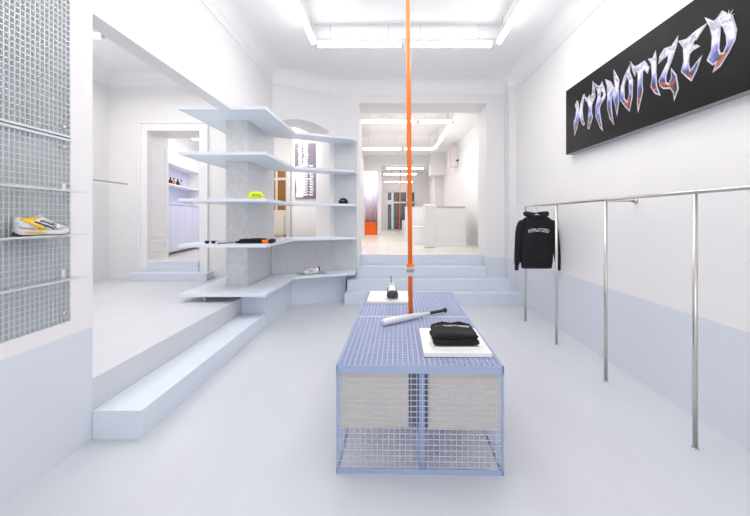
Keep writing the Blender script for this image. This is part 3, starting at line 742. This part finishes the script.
# ------------------------------------------------------------------ ceiling tubes
def ceiling_tube(label, cx, cy, z, L, axis, m='tube', cable=.2, group='ceiling tubes', r=.03):
    t = thing('ceiling_light', label, 'lamp', (cx, cy, z), 0 if axis == 'x' else PI/2, group)
    bb = BM(); tube(bb, [(-L/2+.03, 0, 0), (L/2-.03, 0, 0)], r, 14); mesh('tube', bb, m, t, smooth=True)
    mesh('batten', box(BM(), -L/2+.01, L/2-.01, -.028, .028, r+.006, r+.03), 'trimw', t)
    for s in (-1, 1):
        bb = BM(); tube(bb, [(s*(L/2-.032), 0, 0), (s*(L/2-.004), 0, 0)], r*1.15, 14); e = mesh('end_cap', bb, 'galvp', t, smooth=True)
        if cable:
            bb = BM(); tube(bb, [(s*L*.33, 0, r*.8), (s*L*.33, 0, cable)], .002, 6); mesh('cable', bb, 'grey', t)
    return t
zt = 3.95
lb = 'white tube light of the %s in the raised ceiling panel'
ceiling_tube('bright ceiling tube, left half of the cross row before the back wall', -.40, 5.88, zt, 1.23, 'x', cable=.29, group='tubes of the main room')
ceiling_tube('bright ceiling tube, right half of the cross row before the back wall', .86, 5.88, zt, 1.23, 'x', cable=.29, group='tubes of the main room')
for k in range(3):
    y = 5.2-1.27*k
    ceiling_tube(('bright ceiling tube running forward from left end of cross row', 'ceiling tube of the left row, second from the cross row', 'ceiling tube of the left row, third from the cross row')[k], -1.03, y, zt, 1.23, 'y', cable=.29, group='tubes of the main room')
    ceiling_tube(('bright ceiling tube running forward from right end of cross row', 'ceiling tube of the right row, second from the cross row', 'ceiling tube of the right row, third from the cross row')[k], 1.53, y, zt, 1.23, 'y', cable=.29, group='tubes of the main room')
ceiling_tube('ceiling tube in the left room seen below the header', -4.35, 5.47, 3.9, 1.3, 'x', cable=.235, group='tubes of the left room')
ceiling_tube('ceiling tube in the hallway behind the left doorway', -3.9, 9.6, 3.35, 1.2, 'x', cable=.25, group='tube of the hallway')
ceiling_tube('bright tube glowing through the arch below the top shelf', -2.45, 9.3, 3.39, .62, 'x', cable=.5, group='tube behind the arch')
fr = 'tubes of the far room'
ceiling_tube('far room ceiling tube, left of nearest cross row', -.0, 9.7, 3.75, 1.3, 'x', 'tube2', .545, fr)
ceiling_tube('far room ceiling tube, right of nearest cross row', 1.1, 9.7, 3.75, .8, 'x', 'tube2', .545, fr)
ceiling_tube('far room ceiling tube, left of second cross row', -.2, 13.5, 3.75, 1.3, 'x', 'tube2', .545, fr)
ceiling_tube('far room ceiling tube, right of second cross row', 1.0, 13.5, 3.75, 1.0, 'x', 'tube2', .545, fr)
ceiling_tube('far room ceiling tube on the right, joining both cross rows', 1.5, 11.6, 3.75, 3.6, 'y', 'tube2', .545, fr)
ceiling_tube('distant ceiling tube beyond the far partition, nearest row', .75, 18.6, 3.72, 1.7, 'x', 'tube2', .55, fr)
ceiling_tube('distant ceiling tube beyond the far partition, middle row', .6, 21, 3.72, 1.7, 'x', 'tube2', .55, fr)
ceiling_tube('distant ceiling tube beyond the far partition, last row', .6, 24.4, 3.62, 1.7, 'x', 'tube2', .65, fr)

# ------------------------------------------------------------------ far room contents
ct = thing('sales_counter', 'white sales counter beside the right wall of far room', 'counter', (1.6, 10.8, .8))
mesh('front_panel', box(BM(), -.37, .38, 0, .04, 0, 1.02), 'white', ct, bevel=.003)
mesh('side_panel', box(BM(), .34, .38, .04, 1.9, 0, 1.02), 'white', ct)
mesh('side_panel', box(BM(), -.37, -.33, .04, 1.9, 0, 1.02), 'white', ct)
mesh('worktop', box(BM(), -.37, .38, 0, 1.9, 1.0, 1.03), 'white', ct)
mesh('base_strip', box(BM(), -.37, .40, -.02, 0, 0, .07), 'trimw', ct)
t = thing('white_pillar', 'white waist high pillar at left end of sales counter', 'pillar', (1.02, 10.35, .8))
bb = BM(); box(bb, -.145, .145, -.145, .145, 0, 1.07); mesh('shaft', bb, 'white', t, bevel=.05, seg=5)
t = thing('white_bench', 'low white bench left of the pillar in far room', 'bench', (.78, 11.6, .8))
mesh('seat', box(BM(), -.12, .2, -.2, .9, .46, .5), 'white', t, bevel=.004); mesh('base', box(BM(), -.1, .19, -.18, .88, 0, .46), 'white', t)
t = thing('white_cabinet', 'white cabinet standing behind low bench in far room', 'cabinet', (.8, 12.9, .8))
mesh('body', box(BM(), -.26, .35, -.2, .5, 0, 1.05), 'white', t, bevel=.004); mesh('top', box(BM(), -.27, .36, -.21, .51, 1.05, 1.07), 'trimw', t)
t = thing('orange_steps', 'small bright orange steps in the distant left doorway', 'steps', (-.8, 18.35, .8))
mesh('lower_step', box(BM(), -.36, .33, -.1, .2, 0, .265), 'orangestep', t, bevel=.01); mesh('upper_step', box(BM(), -.34, .30, .05, .5, .265, .55), 'orangestep', t, bevel=.01)
# curtain behind the orange steps
rings = []
bb = BM(); pts_ = []
n = 90
vt = []
for i in range(n+1):
    x = -.42+.84*i/n; y = .045*math.sin(i/n*2*PI*8)
    vt.append((bb.verts.new((x, y, 0)), bb.verts.new((x, y, 3.0)), bb.verts.new((x, y+.01, 0)), bb.verts.new((x, y+.01, 3.0))))
for i in range(n):
    a_, b_ = vt[i], vt[i+1]
    bb.faces.new((a_[0], b_[0], b_[1], a_[1])); bb.faces.new((a_[2], a_[3], b_[3], b_[2]))
    bb.faces.new((a_[0], a_[2], b_[2], b_[0])); bb.faces.new((a_[1], b_[1], b_[3], a_[3]))
tag(mesh('curtain', bb, 'curtain', smooth=True, loc=(-.86, 19.0, .8)), 'pale lavender pleated curtain behind the orange steps', 'curtain')
struct('wall_far_corridor', box(BM(), -1.3, -.46, 19.3, 19.4, .8, 4.4), 'white')
struct('wall_far_corridor_side', box(BM(), -1.35, -1.3, 18.1, 19.4, .8, 4.4), 'white')
# solid stand-in for the orange pole's reflection, far away
t = thing('orange_pole', 'distant thin orange pole modelled in place of a reflection', 'pole', (.72, 24.0, .8))
bb = BM(); tube(bb, [(-.08, 0, 0), (.0, 0, 3.5)], .028, 12); mesh('shaft', bb, 'orange', t, smooth=True)
mesh('foot', lathe(BM(), [(.0001, 0), (.07, 0), (.07, .01), (.03, .015), (.0001, .015)], 16, Matrix.Translation((-.08, 0, 0))), 'orange', t)
t = thing('white_display_block', 'white display block before the distant shop window', 'block', (1.45, 24.8, .8))
mesh('body', box(BM(), -.42, .4, -.2, .2, 0, 1.25), 'white', t, bevel=.01); mesh('plinth', box(BM(), -.62, -.42, -.2, .2, 0, .6), 'white', t)
t = thing('potted_plant', 'small green plant high beside the distant shop window', 'plant', (1.46, 24.9, 2.051))
mesh('pot', lathe(BM(), [(.0001, 0), (.07, 0), (.09, .14), (.0001, .13)], 16), 'galvp', t)
bb = BM()
for k in range(26):
    a = random.random()*2*PI; r = .05+.12*random.random(); z = .15+.35*random.random()
    p = Vector((math.cos(a)*r*.5, math.sin(a)*r*.5, .12)); e = Vector((math.cos(a)*r, math.sin(a)*r, z)); s = Vector((-math.sin(a), math.cos(a), 0))*.03
    m_ = (p+e)/2+Vector((0, 0, .03)); v = [bb.verts.new(q) for q in (p, m_+s, e, m_-s)]; bb.faces.new(v)
mesh('foliage', bb, mat('plant_leaf', (120, 130, 50), .6, var=.4), t)
# orange edged wall lamps on the right wall
for k, (y, z0, z1) in enumerate(((14.4, 3.28, 3.93), (18.6, 3.2, 3.85))):
    x = 2.36 if k == 0 else 2.4
    t = thing('wall_lamp', ('white wall box with thin orange edge high on far room wall', 'distant orange edged wall box beyond the far partition')[k], 'wall lamp', (x, y, z0), 0)
    mesh('housing', box(BM(), -.27, -.001, -.28, .28, 0, z1-z0), 'white', t, bevel=.006)
    mesh('orange_edge', box(BM(), -.285, -.271, -.29, -.262, 0, z1-z0), 'orangestep', t)
    bb = BM(); lathe(bb, [(.0001, 0), (.035, 0), (.03, .08), (.0001, .085)], 14, Matrix.Translation((-.03, -.28, .18)) @ Matrix.Rotation(PI/2, 4, 'X')); mesh('black_knob', bb, 'blackp', t, smooth=True)

# ------------------------------------------------------------------ behind the arch
pw = thing('picture', 'tall violet grey poster with white gothic writing behind the arch', 'poster', (-1.885, 9.595, 2.6))
mesh('sheet', box(BM(), -.24, .24, -.02, .0, -.63, .64), 'purple', pw)
# ornamental vertical writing: illegible pointed strokes
bb = BM()
for col_, (xc, w_, z0, z1, stp) in enumerate(((-.12, .05, .1, .60, .05), (.01, .062, -.58, .6, .06), (.14, .055, -.6, .12, .06), (-.02, .1, -.05, .15, .04))):
    z = z1
    while z > z0:
        h = stp*.8; a = random.uniform(-.01, .01)
        for q in ([(-w_, h*.2), (-w_*.5, h*.5), (w_*.2, h*.25), (w_*1.0, h*.55), (w_*.8, 0), (w_*.1, -h*.1), (-w_*.6, -h*.3)],
                  [(-w_*.9, -h*.35), (-w_*.1, -h*.05), (w_*.9, -h*.45), (w_*.3, -h*.5)]):
            v = [bb.verts.new((xc+x+a, -.022, z+zz)) for x, zz in q]; bb.faces.new(v)
        z -= stp
mesh('writing', bb, 'wprint', pw)
bb = BM(); prism3(bb, [(-.20, -.021, .12), (-.23, -.021, -.1), (-.2, -.021, -.4), (-.22, -.021, -.6), (-.05, -.021, -.6), (.0, -.021, -.4), (-.03, -.021, -.1), (-.08, -.021, .1)], (0, -.003, 0))
mesh('white_figure', bb, 'wprint', pw)
dr = thing('glazed_door', 'cream door with tall brown glass panes behind the arch', 'door', (-2.86, 11.045, .8))
mesh('leaf', box(BM(), -.3, .22, -.04, .0, 0, 2.2), 'doorcream', dr)
for x0, x1 in ((-.22, -.09), (-.03, .18)):
    for z0, z1 in ((.94, 1.72), (1.79, 2.13)):
        mesh('pane', box(BM(), x0, x1, -.05, -.04, z0, z1), 'brown', dr)
mesh('pull_handle', tube(BM(), [(.15, -.07, .35), (.15, -.07, .8)], .015, 8), 'galvp', dr)
mesh('frame', box(BM(), .225, .30, -.06, .0, 0, 2.3), 'trimw', dr)
tag(mesh('radiator_box', box(BM(), -.25, .18, -.15, 0, 0, .3), 'beige', loc=(-2.86, 10.98, .8)), 'low beige box at foot of cream glazed door', 'box')

# ------------------------------------------------------------------ hallway cabinets with small bottles
ang = math.atan2(-.28, 1.91)     # the cabinet run leans left with depth
hc = thing('hallway_cabinet', 'lavender cabinet run with open niche in the hallway', 'cabinet', (-4.66, 8.85, .738), -ang*1.0)
def hbox(bm, d0, d1, y0, y1, z0, z1): return box(bm, -d1, -d0, y0, y1, z0, z1)
mesh('lower_body', hbox(BM(), .0, .34, -.3, 2.6, .05, 1.09), 'lav', hc)
mesh('plinth', hbox(BM(), .04, .34, -.3, 2.6, 0, .05), 'darkgap', hc)
for k in range(6): mesh('door', hbox(BM(), -.018, -.001, -.29+k*.48, .18+k*.48, .07, 1.07), 'lav', hc, bevel=.003)
mesh('counter', hbox(BM(), -.03, .34, -.3, 2.6, 1.09, 1.12), 'lav', hc)
mesh('back', hbox(BM(), .30, .34, -.3, 2.3, 1.12, 1.97), 'lav', hc)
mesh('shelf', hbox(BM(), .0, .30, -.3, 2.3, 1.51, 1.54), 'trimw', hc)
mesh('upper_body', hbox(BM(), .0, .34, -.3, 2.6, 1.97, 2.85), 'white', hc)
mesh('niche_end', hbox(BM(), .0, .34, 2.3, 2.6, 1.12, 1.97), 'white', hc)
R_ = Matrix.Translation(hc.location) @ Matrix.Rotation(-ang, 4, 'Z')
def bottle(label, y, d, z, m, cm, h=.13, r=.03):
    p = R_ @ Vector((-d, y, z))
    t = thing('bottle', label, 'bottle', p, 0, 'bottles in the hallway niche')
    bb = BM(); lathe(bb, [(.0001, 0), (r*.95, 0), (r, .01), (r, h*.5), (r*.75, h*.62), (r*.35, h*.68), (r*.35, h*.72), (.0001, h*.72)], 16); mesh('glass', bb, m, t, smooth=True)
    bb = BM(); lathe(bb, [(r*.42, h*.72), (r*.42, h), (.0001, h)], 12); mesh('stopper', bb, cm, t, smooth=True)
M['amber'] = mat('amber_liquid', (190, 160, 90), .3); M['clearb'] = mat('pale_bottle', (200, 200, 210), .2)
for y, m_, l in ((.17, 'blackp', 'black bottle, first from the left on hallway niche shelf'), (.38, 'red', 'deep red bottle, second on the hallway niche shelf'), (.60, 'amber', 'pale amber bottle, third on the hallway niche shelf'),
                 (.84, 'blackp', 'dark bottle, fourth from left on hallway niche shelf'), (1.08, 'clearb', 'pale bottle, rightmost of five on hallway niche shelf')):
    bottle(l, y, .06, 1.542, m_, 'blackp', .15, .038)
bottle('small dark bottle on the hallway counter at left', .22, .08, 1.122, 'clearb', 'blackp', .1, .045)
bottle('small dark bottle at the far end of hallway counter', 2.05, .08, 1.122, 'clearb', 'blackp', .13, .05)

# ------------------------------------------------------------------ light
w = bpy.data.worlds.new('world'); sc.world = w; w.use_nodes = True
bg = w.node_tree.nodes['Background']; bg.inputs['Color'].default_value = (1, .98, .95, 1); bg.inputs['Strength'].default_value = 1.0
def area(name, loc, rot, sx, sy, power, col=(1, 1, 1)):
    l = bpy.data.lights.new(name, 'AREA'); l.shape = 'RECTANGLE'; l.size = sx; l.size_y = sy; l.energy = power; l.color = col
    o = bpy.data.objects.new(name, l); COL.objects.link(o); o.location = loc; o.rotation_euler = rot; return o
# daylight through the shop window behind the camera
area('window_daylight', (.18, -2.45, 1.9), (PI/2, 0, 0), 3.6, 3.0, 62, (1, .98, .94))
# added fill lights that strengthen what the glowing tubes give
area('ceiling_fill', (.25, 4.0, 3.9), (0, 0, 0), 2.4, 4.2, 52, (1, .97, .925))
area('ceiling_fill', (-3.7, 5.0, 3.85), (0, 0, 0), 2.0, 4.0, 68, (1, .965, .905))
area('ceiling_fill', (-3.9, 10.2, 3.3), (0, 0, 0), 1.0, 2.5, 24, (1, .96, .93))
area('ceiling_fill', (.3, 11.6, 3.7), (0, 0, 0), 2.4, 4.0, 45, (1, .96, .9))
area('ceiling_fill', (.3, 15.8, 3.9), (0, 0, 0), 2.4, 3.0, 28, (1, .96, .9))  # added fill between two tube rows, no tube above it
area('ceiling_fill', (.8, 21.5, 3.7), (0, 0, 0), 2.0, 5.0, 45, (1, .96, .9))
area('ceiling_fill', (-2.4, 9.0, 3.8), (0, 0, 0), 1.4, 1.2, 46, (1, .96, .9))
area('ceiling_fill', (-.85, 18.7, 3.9), (0, 0, 0), .5, .4, 16, (.95, .93, 1))  # added to brighten the curtain corridor, where no tube hangs

sc.view_settings.view_transform = 'Standard'; sc.view_settings.look = 'None'
sc.view_settings.exposure = .13; sc.view_settings.gamma = 1; sc.view_settings.use_curve_mapping = False
sc.cycles.use_denoising = True
sc.cycles.max_bounces = 10; sc.cycles.diffuse_bounces = 6
sc.cycles.sample_clamp_indirect = 8
